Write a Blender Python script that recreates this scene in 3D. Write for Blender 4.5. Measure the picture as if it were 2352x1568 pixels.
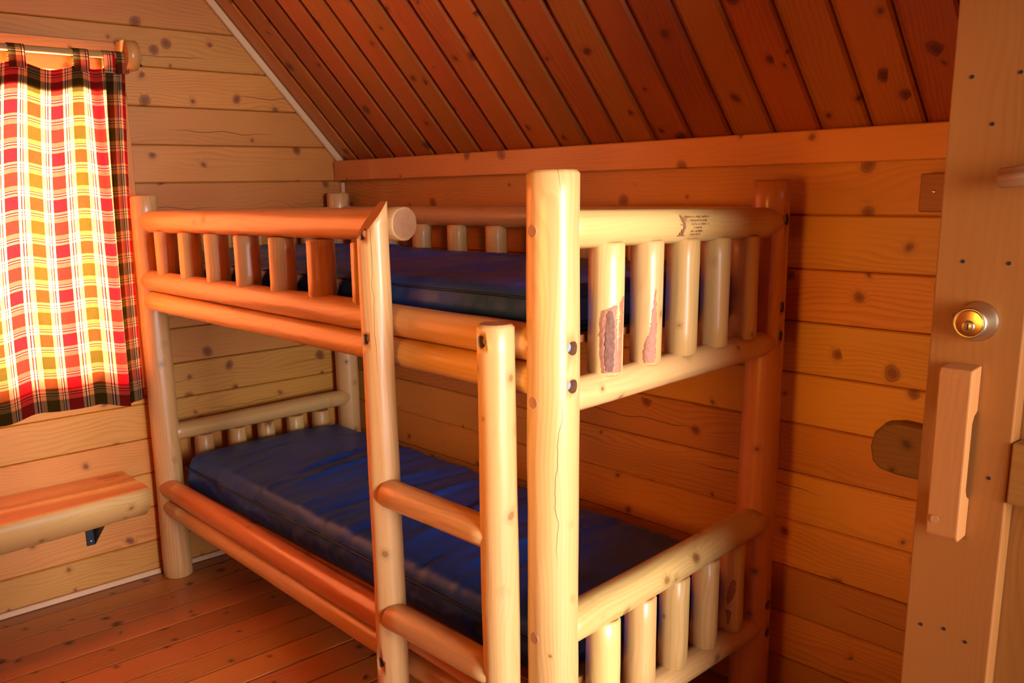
import bpy, bmesh, math, random
from mathutils import Vector, Matrix, noise
random.seed(7)
for o in list(bpy.data.objects): bpy.data.objects.remove(o)
SC = bpy.context.scene
COL = SC.collection
# ------------------------------------------------------------------ camera
CAM = Vector((3.43989, -2.26338, 1.5))
FPX = 2077.48
yaw, pitch, roll = 0.854948, 0.207937, 0.0196213
cy_, sy_, cp_, sp_ = math.cos(yaw), math.sin(yaw), math.cos(pitch), math.sin(pitch)
fw = Vector((-sy_*cp_, cy_*cp_, -sp_))
rt = Vector((cy_, sy_, 0))
dn = fw.cross(rt)
cr_, sr_ = math.cos(roll), math.sin(roll)
rt2 = rt*cr_ + dn*sr_
dn2 = dn*cr_ - rt*sr_
cam_d = bpy.data.cameras.new('camera')
cam_d.sensor_width = 36
cam_d.lens = FPX*36/2352
cam_d.shift_x = (1176-1083.21)/2352
cam_d.shift_y = (872.17-784)/2352
cam_d.clip_start = 0.02
cam = bpy.data.objects.new('camera', cam_d)
COL.objects.link(cam)
m3 = Matrix((rt2, -dn2, -fw)).transposed()
cam.matrix_world = Matrix.Translation(CAM) @ m3.to_4x4()
SC.camera = cam
# ------------------------------------------------------------------ world, daylight, exposure
w = bpy.data.worlds.new('sky'); SC.world = w; w.use_nodes = True
w.node_tree.nodes['Background'].inputs[0].default_value = (0.75, 0.85, 1.0, 1)
w.node_tree.nodes['Background'].inputs[1].default_value = 0.25
def area(name, loc, direction, sx, sy, power, color, spread=180):
    l = bpy.data.lights.new(name, 'AREA'); l.shape = 'RECTANGLE'; l.size = sx; l.size_y = sy
    l.energy = power; l.color = color; l.spread = math.radians(spread)
    o = bpy.data.objects.new(name, l); COL.objects.link(o)
    o.location = loc; o.rotation_euler = Vector(direction).to_track_quat('-Z', 'Z').to_euler()
    return o
# daylight standing in the open doorway, in the curtained window and in the window of the wall opposite the bunk
area('daylight_doorway', (8.0, -1.85, 1.6), (-1, 0.08, -0.05), 3.4, 3.4, 132, (1.0, 1.0, 1.06), 60)
area('daylight_side_window', (2.40, -3.46, 1.26), (-0.05, 1, -0.04), 0.9, 0.66, 2.4, (1.0, 0.42, 0.05), 38)
area('daylight_curtained_window', (-0.30, -1.70, 1.42), (1, 0, 0), 1.2, 1.4, 560, (1.0, 0.84, 0.62))
SC.view_settings.view_transform = 'Standard'
SC.view_settings.look = 'None'
SC.view_settings.exposure = 0.18
SC.view_settings.gamma = 1.0
SC.view_settings.use_curve_mapping = False
# ------------------------------------------------------------------ material helpers
class NT:
    def __init__(s, name):
        s.m = bpy.data.materials.new(name); s.m.use_nodes = True
        s.t = s.m.node_tree; s.t.nodes.clear()
        s.out = s.t.nodes.new('ShaderNodeOutputMaterial')
    def n(s, typ, ins=None, **props):
        d = s.t.nodes.new('ShaderNode'+typ)
        for k, v in props.items(): setattr(d, k, v)
        for k, v in (ins or {}).items(): s.set(d.inputs[k], v)
        return d
    def set(s, sock, v):
        if isinstance(v, bpy.types.NodeSocket): s.t.links.new(v, sock)
        elif isinstance(v, bpy.types.Node): s.t.links.new(v.outputs[0], sock)
        else:
            if hasattr(sock.default_value, '__len__') and hasattr(v, '__len__') and len(v) == 3 and len(sock.default_value) == 4: v = (*v, 1)
            sock.default_value = v
    def math(s, op, a, b=None, c=None, clamp=False):
        d = s.n('Math', operation=op, use_clamp=clamp)
        s.set(d.inputs[0], a)
        if b is not None: s.set(d.inputs[1], b)
        if c is not None: s.set(d.inputs[2], c)
        return d.outputs[0]
    def mix(s, f, a, b, blend='MIX'):
        d = s.n('Mix', data_type='RGBA', blend_type=blend)
        s.set(d.inputs[0], f); s.set(d.inputs[6], a); s.set(d.inputs[7], b)
        return d.outputs[2]
    def sm(s, x, lo, hi):
        d = s.n('MapRange', interpolation_type='SMOOTHSTEP')
        s.set(d.inputs[0], x); s.set(d.inputs[1], lo); s.set(d.inputs[2], hi)
        return d.outputs[0]
    def vmul(s, v, k):
        d = s.n('VectorMath', operation='MULTIPLY'); s.set(d.inputs[0], v); d.inputs[1].default_value = k
        return d.outputs[0]
    def vadd(s, v, k):
        d = s.n('VectorMath', operation='ADD'); s.set(d.inputs[0], v); s.set(d.inputs[1], k)
        return d.outputs[0]
    def noise1(s, w, scale, detail=2):
        d = s.n('TexNoise', noise_dimensions='1D')
        s.set(d.inputs['W'], w); d.inputs['Scale'].default_value = scale; d.inputs['Detail'].default_value = detail
        return d.outputs[0]
    def noise(s, v, scale, detail=3, rough=.5):
        return s.n('TexNoise', {'Vector': v, 'Scale': scale, 'Detail': detail, 'Roughness': rough}).outputs[0]

def wood(name, light, dark, knot, kind='plank', rough=.38, coat=.25, knot_den=.42, ring=.5, tone=.25, crack=.5, knot_r=.0155, ring_freq=70):
    """knotty pine; the grain runs along local X of every piece"""
    N = NT(name)
    tc = N.n('TexCoord').outputs['Object']
    rnd = N.n('ObjectInfo').outputs['Random']
    off = N.n('CombineXYZ', {0: N.math('MULTIPLY', rnd, 41.3), 1: N.math('MULTIPLY', rnd, 17.9), 2: N.math('MULTIPLY', rnd, 29.7)}).outputs[0]
    p = N.vadd(tc, off)
    n1 = N.n('SeparateColor', {0: N.n('TexNoise', {'Vector': N.vmul(p, (1.7, 6.0, 6.0)), 'Scale': 1.0, 'Detail': 2}).outputs[1]})
    warp, blot, patch = n1.outputs[0], n1.outputs[1], n1.outputs[2]
    # knots
    if kind == 'plank':
        kv = N.vmul(p, (5.2, 0.0, 11.0)); ksc = (5.2, 11.0)
    else:
        kv = N.vmul(p, (9.0, 13.0, 13.0)); ksc = (9.0, 13.0)
    kv = N.vadd(kv, N.n('CombineXYZ', {0: N.math('MULTIPLY', warp, .5), 2: N.math('MULTIPLY', blot, .5)}).outputs[0])
    vo = N.n('TexVoronoi', {'Vector': kv, 'Scale': 1.0, 'Randomness': .9}, feature='F1')
    dl = N.n('VectorMath', {0: kv, 1: vo.outputs['Position']}, operation='SUBTRACT').outputs[0]
    d = N.n('VectorMath', {0: N.vmul(dl, (1/ksc[0], (0 if kind == 'plank' else 1/ksc[1]), 1/ksc[1]))}, operation='LENGTH').outputs['Value']
    cellc = N.n('SeparateColor', {0: vo.outputs['Color']})
    has = N.math('LESS_THAN', cellc.outputs[0], knot_den)
    size = N.math('MULTIPLY_ADD', N.math('MULTIPLY', cellc.outputs[1], cellc.outputs[1]), 1.0, .30)
    dd = N.math('DIVIDE', d, N.math('MULTIPLY', size, knot_r))
    core = N.math('MULTIPLY', N.math('SUBTRACT', 1.0, N.sm(dd, .45, 1.05)), has)
    rim = N.math('MULTIPLY', N.math('SUBTRACT', 1.0, N.sm(N.math('ABSOLUTE', N.math('SUBTRACT', dd, .95)), .0, .28)), has)
    halo = N.math('MULTIPLY', N.math('MULTIPLY', N.math('SUBTRACT', 1.0, N.sm(dd, .6, 3.6)), N.math('SUBTRACT', 1.0, N.sm(d, .010, .034))), has)
    # growth rings: stretched along X, bending round the knots
    sx = N.n('SeparateXYZ', {0: p})
    fibre = N.noise(N.vmul(p, (2.2, 60.0, 60.0)), 3.0, 2, .6)
    gz = N.math('ADD', N.math('ADD', sx.outputs[2], N.math('MULTIPLY', sx.outputs[1], .8)), N.math('MULTIPLY', warp, .16))
    gz = N.math('ADD', gz, N.math('MULTIPLY', fibre, .004))
    gz = N.math('ADD', gz, N.math('MULTIPLY', halo, .022))
    saw = N.math('FRACT', N.math('MULTIPLY', gz, ring_freq))
    late = N.math('MULTIPLY', N.sm(saw, .30, .86), N.math('SUBTRACT', 1.0, N.sm(saw, .90, 1.0)))
    # colour
    ringamt = N.math('MULTIPLY', N.math('MULTIPLY', late, ring), N.sm(patch, .25, .75))
    f = N.math('ADD', ringamt, N.math('MULTIPLY', N.math('SUBTRACT', fibre, .5), .34))
    f = N.math('ADD', f, N.math('MULTIPLY', N.math('SUBTRACT', blot, .45), .95), clamp=True)
    c = N.mix(f, light, dark)
    tn = N.math('MULTIPLY_ADD', N.math('SUBTRACT', rnd, .5), tone, 1.0)
    hsv = N.n('HueSaturation', {'Hue': N.math('MULTIPLY_ADD', N.math('SUBTRACT', N.math('FRACT', N.math('MULTIPLY', rnd, 7.31)), .5), .018, .5), 'Value': tn, 'Color': c})
    c = hsv.outputs[0]
    c = N.mix(N.math('MULTIPLY', halo, .45), c, N.mix(.5, dark, knot))
    c = N.mix(N.math('MULTIPLY', core, N.math('MULTIPLY_ADD', fibre, .4, .68)), c, knot)
    c = N.mix(N.math('MULTIPLY', rim, .45), c, tuple(k*.4 for k in knot))
    # drying checks
    if crack > 0:
        if kind == 'plank':
            base = N.n('SeparateXYZ', {0: tc}).outputs[2]
            pos = N.math('MULTIPLY', N.math('SUBTRACT', N.math('FRACT', N.math('MULTIPLY', rnd, 13.7)), .5), .07)
            dist = N.math('ABSOLUTE', N.math('SUBTRACT', N.math('SUBTRACT', base, pos), N.math('MULTIPLY', N.math('SUBTRACT', N.noise1(sx.outputs[0], 3.0, 3), .5), .05)))
            wdt = .0011
        else:
            o3 = N.n('SeparateXYZ', {0: tc})
            ang = N.math('ARCTAN2', o3.outputs[2], o3.outputs[1])
            a0 = N.math('MULTIPLY', N.math('SUBTRACT', N.math('FRACT', N.math('MULTIPLY', rnd, 13.7)), .5), 6.28)
            dist = N.math('ABSOLUTE', N.math('SUBTRACT', N.math('SUBTRACT', ang, a0), N.math('MULTIPLY', N.math('SUBTRACT', N.noise1(sx.outputs[0], 4.4, 3), .5), .9)))
            wdt = .012
        seg = N.sm(N.noise1(N.math('ADD', sx.outputs[0], 7.7), 1.3, 0), .48, .60)
        wv = N.math('MULTIPLY', N.math('MULTIPLY', seg, wdt), N.math('LESS_THAN', N.math('FRACT', N.math('MULTIPLY', rnd, 5.17)), crack))
        ck = N.math('LESS_THAN', dist, wv)
        c = N.mix(N.math('MULTIPLY', ck, .85), c, tuple(k*.2 for k in knot))
    bump = N.n('Bump', {'Strength': .10, 'Distance': .001, 'Height': fibre})
    b = N.n('BsdfPrincipled', {'Base Color': c, 'Roughness': N.math('MULTIPLY_ADD', patch, .18, rough-.09), 'Normal': bump.outputs[0], 'Coat Weight': coat, 'Coat Roughness': .22, 'Specular IOR Level': .4})
    N.set(N.out.inputs[0], b.outputs[0])
    return N.m

def plain(name, color, rough=.5, metallic=0, spec=.5, vary=.12, scale=30, bump=0, coat=0):
    N = NT(name)
    tc = N.n('TexCoord').outputs['Object']
    nz = N.noise(tc, scale, 4)
    c = N.mix(nz, tuple(x*(1-vary) for x in color), tuple(min(1, x*(1+vary)) for x in color))
    b = N.n('BsdfPrincipled', {'Base Color': c, 'Roughness': rough, 'Metallic': metallic, 'Specular IOR Level': spec, 'Coat Weight': coat})
    if bump: N.set(b.inputs['Normal'], N.n('Bump', {'Strength': bump, 'Distance': .003, 'Height': nz}))
    N.set(N.out.inputs[0], b)
    return N.m

M = {}
M['wall'] = wood('varnished_wall_pine', (.65, .265, .046), (.44, .138, .017), (.19, .042, .007), rough=.46, coat=.12, ring=.5, tone=.30)
M['ceil'] = wood('stained_ceiling_pine', (.40, .112, .018), (.22, .045, .008), (.09, .018, .008), rough=.40, coat=.2, ring=.5, tone=.45, crack=0)
M['floor'] = wood('worn_floor_pine', (.54, .205, .050), (.29, .088, .020), (.07, .022, .009), rough=.42, coat=.12, ring=.6, tone=.42, crack=0, knot_den=.55)
M['log'] = wood('peeled_log_pine', (.71, .415, .142), (.54, .262, .068), (.24, .07, .018), kind='log', rough=.40, coat=.3, ring=.45, tone=.16, crack=.45, knot_r=.010, knot_den=.8)
M['log_red'] = wood('reddish_log_pine', (.62, .22, .05), (.45, .125, .025), (.16, .04, .015), kind='log', rough=.36, coat=.5, ring=.35, tone=.12, crack=.6, knot_r=.009, knot_den=.8)
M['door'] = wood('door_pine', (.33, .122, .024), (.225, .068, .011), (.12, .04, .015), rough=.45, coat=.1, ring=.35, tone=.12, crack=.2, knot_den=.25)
M['handle'] = wood('worn_handle_pine', (.45, .185, .046), (.31, .105, .022), (.2, .06, .02), rough=.45, coat=.1, ring=.3, tone=.05, crack=0, knot_den=.1)
M['trim'] = wood('pale_trim_pine', (.74, .46, .24), (.60, .33, .15), (.3, .12, .05), rough=.55, coat=0, ring=.3, tone=.1, crack=0, knot_den=.1)
M['beam'] = wood('wall_plate_pine', (.62, .255, .058), (.45, .15, .027), (.18, .05, .016), rough=.42, coat=.15, ring=.3, tone=.1, crack=0, knot_den=.35)
M['bench'] = wood('bench_pine', (.66, .27, .075), (.50, .165, .04), (.2, .05, .015), rough=.36, coat=.35, ring=.3, tone=.05, crack=.0, knot_den=.2)
M['slab'] = wood('weathered_slab_pine', (.24, .115, .035), (.13, .055, .016), (.07, .025, .01), rough=.6, coat=0, ring=.4, tone=.05, crack=.0, knot_den=.3)
M['peg'] = wood('grey_peg_wood', (.42, .24, .13), (.26, .14, .07), (.1, .05, .03), kind='log', rough=.6, coat=0, ring=.4, tone=.05, crack=0, knot_den=.2)
M['peg_pale'] = wood('pale_dowel_wood', (.50, .29, .10), (.42, .22, .07), (.3, .1, .04), kind='log', rough=.5, coat=0, ring=.2, tone=.02, crack=0, knot_den=0)
M['end'] = plain('sawn_end_grain', (.44, .19, .075), rough=.6, vary=.2, scale=60, bump=.2)
M['bark'] = plain('brown_bark', (.20, .075, .04), rough=.75, vary=.6, scale=120, bump=.8)
M['inner_bark'] = plain('reddish_inner_bark', (.42, .155, .075), rough=.6, vary=.25, scale=90, bump=.4)
M['steel'] = plain('zinc_bolt', (.34, .38, .46), rough=.4, metallic=.25)
M['black'] = plain('black_painted_steel', (.012, .013, .016), rough=.35, vary=.2)
M['nail'] = plain('dull_nail', (.30, .25, .24), rough=.4, metallic=.8)
M['brass'] = plain('brass', (.72, .46, .17), rough=.22, metallic=1, vary=.06)
M['brass_dull'] = plain('satin_brass', (.62, .50, .30), rough=.34, metallic=1, vary=.06)
M['dark'] = plain('dark_hole', (.02, .01, .006), rough=.8)
M['burn'] = plain('burned_brand_mark', (.30, .11, .04), rough=.7, vary=.3, scale=200)
M['glass'] = None
N = NT('window_glass')
g = N.n('BsdfTransparent', {'Color': (.95, .97, .96)}); gl = N.n('BsdfGlossy', {'Roughness': .03})
mx = N.n('MixShader', {0: .06, 1: g.outputs[0], 2: gl.outputs[0]})
N.set(N.out.inputs[0], mx); M['glass'] = N.m

# blue mattress fabric
def fabric_blue(name, base, rough):
    N = NT(name)
    tc = N.n('TexCoord').outputs['Object']
    n1 = N.noise(tc, 4.0, 3)
    c = N.mix(n1, tuple(x*.8 for x in base), tuple(x*1.2 for x in base))
    wr = N.noise(N.vmul(tc, (26.0, 5.0, 14.0)), 1.0, 4, .6)
    wv = N.noise(N.vmul(tc, (400.0, 400.0, 400.0)), 1.0, 1)
    h = N.math('ADD', wr, N.math('MULTIPLY', wv, .04))
    bump = N.n('Bump', {'Strength': .35, 'Distance': .004, 'Height': h})
    b = N.n('BsdfPrincipled', {'Base Color': c, 'Roughness': rough, 'Normal': bump.outputs[0], 'Specular IOR Level': .55, 'Specular Tint': (.20, .38, 1.0, 1)})
    N.set(N.out.inputs[0], b)
    return N.m
M['blue'] = fabric_blue('navy_blue_nylon', (.016, .058, .30), .42)
M['navy'] = fabric_blue('dark_navy_piping', (.014, .022, .06), .5)

# plaid curtain cloth: u and v are metres on the cloth
def plaid(name):
    N = NT(name)
    uv = N.n('UVMap', uv_map='cloth').outputs[0]
    s3 = N.n('SeparateXYZ', {0: uv})
    P = .16
    def profile(x):
        f = N.math('FRACT', N.math('DIVIDE', x, P))
        r = N.n('ValToRGB', {0: f}); r.color_ramp.interpolation = 'CONSTANT'
        red, tan, mar, wht, olv, org = (.50, .015, .02), (.70, .50, .26), (.16, .02, .025), (.85, .74, .58), (.125, .070, .012), (.66, .40, .17)
        stops = [(0, red), (.14, tan), (.195, mar), (.215, tan), (.225, wht), (.245, mar), (.265, org), (.36, olv), (.64, org), (.735, mar), (.755, wht), (.775, tan), (.785, mar), (.805, tan), (.86, red)]
        e = r.color_ramp.elements
        e[0].position = 0; e[0].color = (*red, 1)
        e[1].position = .86; e[1].color = (*red, 1)
        for pp, cc in stops[1:-1]:
            k = e.new(pp); k.color = (*cc, 1)
        return r.outputs[0]
    cu, cv = profile(s3.outputs[0]), profile(s3.outputs[1])
    # twill weave: warp threads show a little more than weft
    fine = N.n('TexNoise', {'Vector': N.vmul(uv, (900, 900, 0)), 'Scale': 1.0, 'Detail': 1}).outputs[0]
    slub = N.noise(N.vmul(uv, (260, 25, 0)), 1.0, 2)
    slub2 = N.noise(N.vmul(uv, (25, 260, 0)), 1.0, 2)
    fac = N.math('MULTIPLY_ADD', N.math('SUBTRACT', fine, .5), .5, .27, clamp=True)
    wf_ = N.mix(1.0, N.mix(1.0, cv, (.80, .80, .80, 1), 'MULTIPLY'), (.34, .34, .34, 1), 'ADD')
    c = N.mix(1.0, cu, wf_, 'MULTIPLY')
    c = N.mix(N.math('MULTIPLY', fac, .35), c, cv)
    thick = N.math('MULTIPLY_ADD', N.math('ADD', slub, slub2), .45, .58)
    ct = N.mix(1.0, c, N.n('CombineColor', {0: thick, 1: thick, 2: thick}).outputs[0], 'MULTIPLY')
    dif = N.n('BsdfDiffuse', {'Color': c})
    ct = N.mix(.55, ct, N.mix(1.0, ct, c, 'MULTIPLY'))
    tr = N.n('BsdfTranslucent', {'Color': ct})
    mxx = N.n('MixShader', {0: .5, 1: dif.outputs[0], 2: tr.outputs[0]})
    N.set(N.out.inputs[0], mxx)
    return N.m
M['plaid'] = plaid('red_green_plaid_cotton')

# ------------------------------------------------------------------ object helpers
def link(name, me, mats, parent=None, mw=None):
    o = bpy.data.objects.new(name, me); COL.objects.link(o)
    if not me.materials:
        for m in (mats if isinstance(mats, (list, tuple)) else [mats]): me.materials.append(m)
    if parent is not None: o.parent = parent
    if mw is not None:
        o.matrix_local = (parent_world(parent).inverted() @ mw) if parent is not None else mw
    return o
PW = {}
def parent_world(o):
    mwx = Matrix.Identity(4)
    while o is not None:
        mwx = o.matrix_local @ mwx if False else o.matrix_basis @ mwx
        o = o.parent
    return mwx
def empty(name, loc):
    o = bpy.data.objects.new(name, None); COL.objects.link(o); o.location = loc
    o.empty_display_size = .1
    return o
def tag(o, label=None, cat=None, group=None, kind=None):
    if label: o['label'] = label
    if cat: o['category'] = cat
    if group: o['group'] = group
    if kind: o['kind'] = kind
    return o
def frame(p0, p1, up=(0, 0, 1)):
    """matrix at p0 with local X towards p1 and local Z as close to up as possible"""
    p0, p1 = Vector(p0), Vector(p1)
    x = (p1-p0).normalized(); u = Vector(up)
    if abs(x.dot(u)) > .99: u = Vector((0, 1, 0))
    y = u.cross(x).normalized(); z = x.cross(y)
    m = Matrix((x, y, z)).transposed().to_4x4(); m.translation = p0
    return m
def box_me(name, x0, x1, y0, y1, z0, z1, bev=0.0, seg=1):
    bm = bmesh.new()
    vs = [bm.verts.new((x, y, z)) for x in (x0, x1) for y in (y0, y1) for z in (z0, z1)]
    for f in ((0, 1, 3, 2), (4, 6, 7, 5), (0, 4, 5, 1), (2, 3, 7, 6), (0, 2, 6, 4), (1, 5, 7, 3)):
        bm.faces.new([vs[i] for i in f])
    bmesh.ops.recalc_face_normals(bm, faces=bm.faces)
    if bev: bmesh.ops.bevel(bm, geom=bm.edges[:], offset=bev, segments=seg, affect='EDGES', profile=.5)
    me = bpy.data.meshes.new(name); bm.to_mesh(me); bm.free()
    return me
def prism_me(name, prof, x0, x1, ends=None):
    """profile of (y,z) points extruded along X; ends gives a per-point (x0,x1)"""
    bm = bmesh.new()
    a = [bm.verts.new((ends[i][0] if ends else x0, y, z)) for i, (y, z) in enumerate(prof)]
    b = [bm.verts.new((ends[i][1] if ends else x1, y, z)) for i, (y, z) in enumerate(prof)]
    n = len(prof)
    for i in range(n): bm.faces.new((a[i], a[(i+1) % n], b[(i+1) % n], b[i]))
    bm.faces.new(a[::-1]); bm.faces.new(b)
    bmesh.ops.recalc_face_normals(bm, faces=bm.faces)
    me = bpy.data.meshes.new(name); bm.to_mesh(me); bm.free()
    return me
def log_me(name, L, r0, r1, seed=0, ch0=.006, ch1=.006, facets=11, facet_amt=.010, wob=.0015, nseg=40, bow=0.0):
    """peeled log along local X: taper, drawknife flats, gentle bow, chamfered sawn ends (2nd material)"""
    rg = random.Random(seed)
    ph = rg.random()*6.28; ph2 = rg.random()*6.28; so = Vector((rg.random()*50, rg.random()*50, rg.random()*50))
    na = max(4, int(L/.05))
    st = [(0, r0-ch0)] if ch0 else []
    a0 = ch0*1.1; a1 = L-ch1*1.1
    for i in range(na+1):
        st.append((a0+(a1-a0)*i/na, None))
    if ch1: st.append((L, r1-ch1))
    bm = bmesh.new(); rings = []
    for x, rr in st:
        t = min(1, max(0, x/L)); r = r0+(r1-r0)*t
        if rr is not None: r = rr
        ring = []
        by = bow*math.sin(math.pi*t)*math.cos(ph2); bz = bow*math.sin(math.pi*t)*math.sin(ph2)
        for k in range(nseg):
            th = 2*math.pi*k/nseg
            q = Vector((x*3.0, math.cos(th)*1.2, math.sin(th)*1.2))+so
            rad = r*(1-facet_amt*(.5+.5*math.cos(facets*th+ph+1.5*math.sin(x*2.3+ph2))))+wob*noise.noise(q)*1.6+wob*.7*noise.noise(q*2.7)
            ring.append(bm.verts.new((x, by+rad*math.cos(th), bz+rad*math.sin(th))))
        rings.append(ring)
    for a, b in zip(rings, rings[1:]):
        for k in range(nseg):
            f = bm.faces.new((a[k], a[(k+1) % nseg], b[(k+1) % nseg], b[k])); f.smooth = True
    f = bm.faces.new(rings[0]); f.material_index = 1
    f = bm.faces.new(rings[-1][::-1]); f.material_index = 1
    bmesh.ops.recalc_face_normals(bm, faces=bm.faces)
    me = bpy.data.meshes.new(name); bm.to_mesh(me); bm.free()
    return me
SEED = [100]
def log(name, parent, p0, p1, r0, r1=None, mat='log', **kw):
    SEED[0] += 1
    p0, p1 = Vector(p0), Vector(p1)
    r1 = r0 if r1 is None else r1
    me = log_me(name, (p1-p0).length, r0, r1, seed=SEED[0], **kw)
    return link(name, me, [M[mat], M['end']], parent, frame(p0, p1))
def cyl_me(name, r, L, n=20, r2=None, bev=0):
    """cylinder along local X"""
    r2 = r if r2 is None else r2
    bm = bmesh.new()
    prof = [(0, r-bev), (bev, r), (L-bev, r2), (L, r2-bev)] if bev else [(0, r), (L, r2)]
    rings = [[bm.verts.new((x, rr*math.cos(2*math.pi*k/n), rr*math.sin(2*math.pi*k/n))) for k in range(n)] for x, rr in prof]
    for a, b in zip(rings, rings[1:]):
        for k in range(n):
            f = bm.faces.new((a[k], a[(k+1) % n], b[(k+1) % n], b[k])); f.smooth = True
    bm.faces.new(rings[0][::-1]); bm.faces.new(rings[-1])
    bmesh.ops.recalc_face_normals(bm, faces=bm.faces)
    me = bpy.data.meshes.new(name); bm.to_mesh(me); bm.free()
    return me
def drill(o, holes, depth, r):
    """counterbored bolt holes; holes = world (point on axis line outside, direction)"""
    SC.view_layers[0].update()
    mw = parent_world(o)
    cut = bmesh.new()
    for p, dvec in holes:
        me = cyl_me('tmp', r, depth, 20)
        mt = mw.inverted() @ frame(p, Vector(p)+Vector(dvec), (0, 0, 1))
        me.transform(mt); cut.from_mesh(me); bpy.data.meshes.remove(me)
    cme = bpy.data.meshes.new('cutter'); cut.to_mesh(cme); cut.free()
    cme.materials.append(M['end']); cme.materials.append(M['end'])
    co = bpy.data.objects.new('cutter', cme); COL.objects.link(co)
    co.parent = o
    md = o.modifiers.new('b', 'BOOLEAN'); md.object = co; md.operation = 'DIFFERENCE'; md.solver = 'EXACT'
    try: md.material_mode = 'TRANSFER'
    except Exception: pass
    SC.view_layers[0].update()
    dg = bpy.context.evaluated_depsgraph_get()
    me = bpy.data.meshes.new_from_object(o.evaluated_get(dg))
    o.modifiers.clear()
    o.data = me
    for p_ in me.polygons:
        if p_.material_index == 1: p_.use_smooth = False
    bpy.data.objects.remove(co)
def revolve_me(name, prof, n=32):
    """profile of (x, r) turned about local X"""
    bm = bmesh.new()
    rings = []
    for x, r in prof:
        rings.append([bm.verts.new((x, r*math.cos(2*math.pi*k/n), r*math.sin(2*math.pi*k/n))) for k in range(n)] if r > 1e-6 else [bm.verts.new((x, 0, 0))])
    for a, b in zip(rings, rings[1:]):
        for k in range(n):
            k2 = (k+1) % n
            if len(a) == 1: f = bm.faces.new((a[0], b[k], b[k2]))
            elif len(b) == 1: f = bm.faces.new((a[k], a[k2], b[0]))
            else: f = bm.faces.new((a[k], a[k2], b[k2], b[k]))
            f.smooth = True
    bmesh.ops.recalc_face_normals(bm, faces=bm.faces)
    me = bpy.data.meshes.new(name); bm.to_mesh(me); bm.free()
    return me

# ------------------------------------------------------------------ room shell
ROOM_X, ROOM_Y = 3.62, -3.40
EAVE, SLOPE = 1.63, 1.07
RIDGE_Y = ROOM_Y/2
WT = .09                                     # log wall thickness
def roof_z(y): return EAVE + SLOPE*min(-y, y-ROOM_Y)
def struct(name, loc=(0, 0, 0)):
    return tag(empty(name, loc), kind='structure')
def plank_prof(h, t, bev=.006, face=0.0):
    """(y,z): room face at y=face (+y is into the room), bevelled long edges"""
    return [(-t, -h/2), (face-bev, -h/2), (face, -h/2+bev*.8), (face, h/2-bev*.8), (face-bev, h/2), (-.025, h/2), (-.025, h/2+.004), (-t, h/2+.004)]
rgp = random.Random(5)

# left gable wall (the window wall), its planks run along Y; local X of a plank = -Y, local Y = +X (room side)
wl = struct('wall_left')
tag(wl, 'gable wall of pale knotty pine planks with the curtained window')
PL = .1405
WIN = (-2.36, -1.045, .87, 1.935)             # window opening on the left wall: y0,y1,z0,z1
row = 0
while row*PL < roof_z(RIDGE_Y)-.02:
    z0, z1 = row*PL, (row+1)*PL
    zc = (z0+z1)/2
    def yr(z): return -max(0, (z-EAVE)/SLOPE)            # right end
    def yl(z): return ROOM_Y+max(0, (z-EAVE)/SLOPE)      # left end
    spans = [('r', 'l')]
    if z0 >= WIN[2]-.05 and z1 <= WIN[3]+.06: spans = [('r', WIN[1]), (WIN[0], 'l')]
    for a, b in spans:
        fz = (rgp.random()-.5)*.003
        prof = plank_prof(PL-.0015, WT, .005, fz)
        ends = []
        for (y, z) in prof:
            zz = min(zc+z, roof_z(RIDGE_Y)-.005)
            e0 = -yr(zz) if a == 'r' else -a
            e1 = -yl(zz) if b == 'l' else -b
            if e1 < e0+.02: e1 = e0+.02
            ends.append((e0, e1))
        me = prism_me('wall_plank', prof, 0, 1, ends)
        m = Matrix(((0, 1, 0, 0), (-1, 0, 0, 0), (0, 0, 1, zc), (0, 0, 0, 1)))
        o = link('wall_plank', me, M['wall'], wl); o.matrix_local = m
    row += 1

# back wall (behind the bunk)
wb = struct('wall_back'); tag(wb, 'orange-brown pine plank wall behind the bunk bed')
PB = .1415
for k in range(12):
    z0, z1 = k*PB, min((k+1)*PB, EAVE)
    if z1-z0 < .02: continue
    h = z1-z0
    prof = plank_prof(h-.0015, WT, .005, (rgp.random()-.5)*.003)
    me = prism_me('wall_plank', prof, -.02, ROOM_X)
    # local X = +X, local Y (room side) = -Y
    o = link('wall_plank', me, M['wall'], wb)
    o.matrix_local = Matrix(((1, 0, 0, 0), (0, -1, 0, 0), (0, 0, 1, (z0+z1)/2), (0, 0, 0, 1)))

# front wall (opposite the bunk, out of frame) with a window opening, right wall with the open doorway
SWIN = (1.85, 2.85, .92, 1.60)
wf = struct('wall_front'); tag(wf, 'pine plank wall opposite the bunk bed')
for k in range(12):
    z0, z1 = k*PB, min((k+1)*PB, EAVE)
    if z1-z0 < .02: continue
    spans = [(0, ROOM_X)] if (z1 < SWIN[2] or z0 > SWIN[3]) else [(0, SWIN[0]), (SWIN[1], ROOM_X)]
    for a, b in spans:
        prof = plank_prof(z1-z0-.0015, WT, .005)
        me = prism_me('wall_plank', prof, 0, b-a)
        o = link('wall_plank', me, M['wall'], wf)
        o.matrix_local = Matrix(((-1, 0, 0, b), (0, 1, 0, ROOM_Y), (0, 0, 1, (z0+z1)/2), (0, 0, 0, 1)))
DOOR = (-1.48, -.64, 2.0)
wr_ = struct('wall_right'); tag(wr_, 'pine plank gable wall with the open doorway')
row = 0
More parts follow.
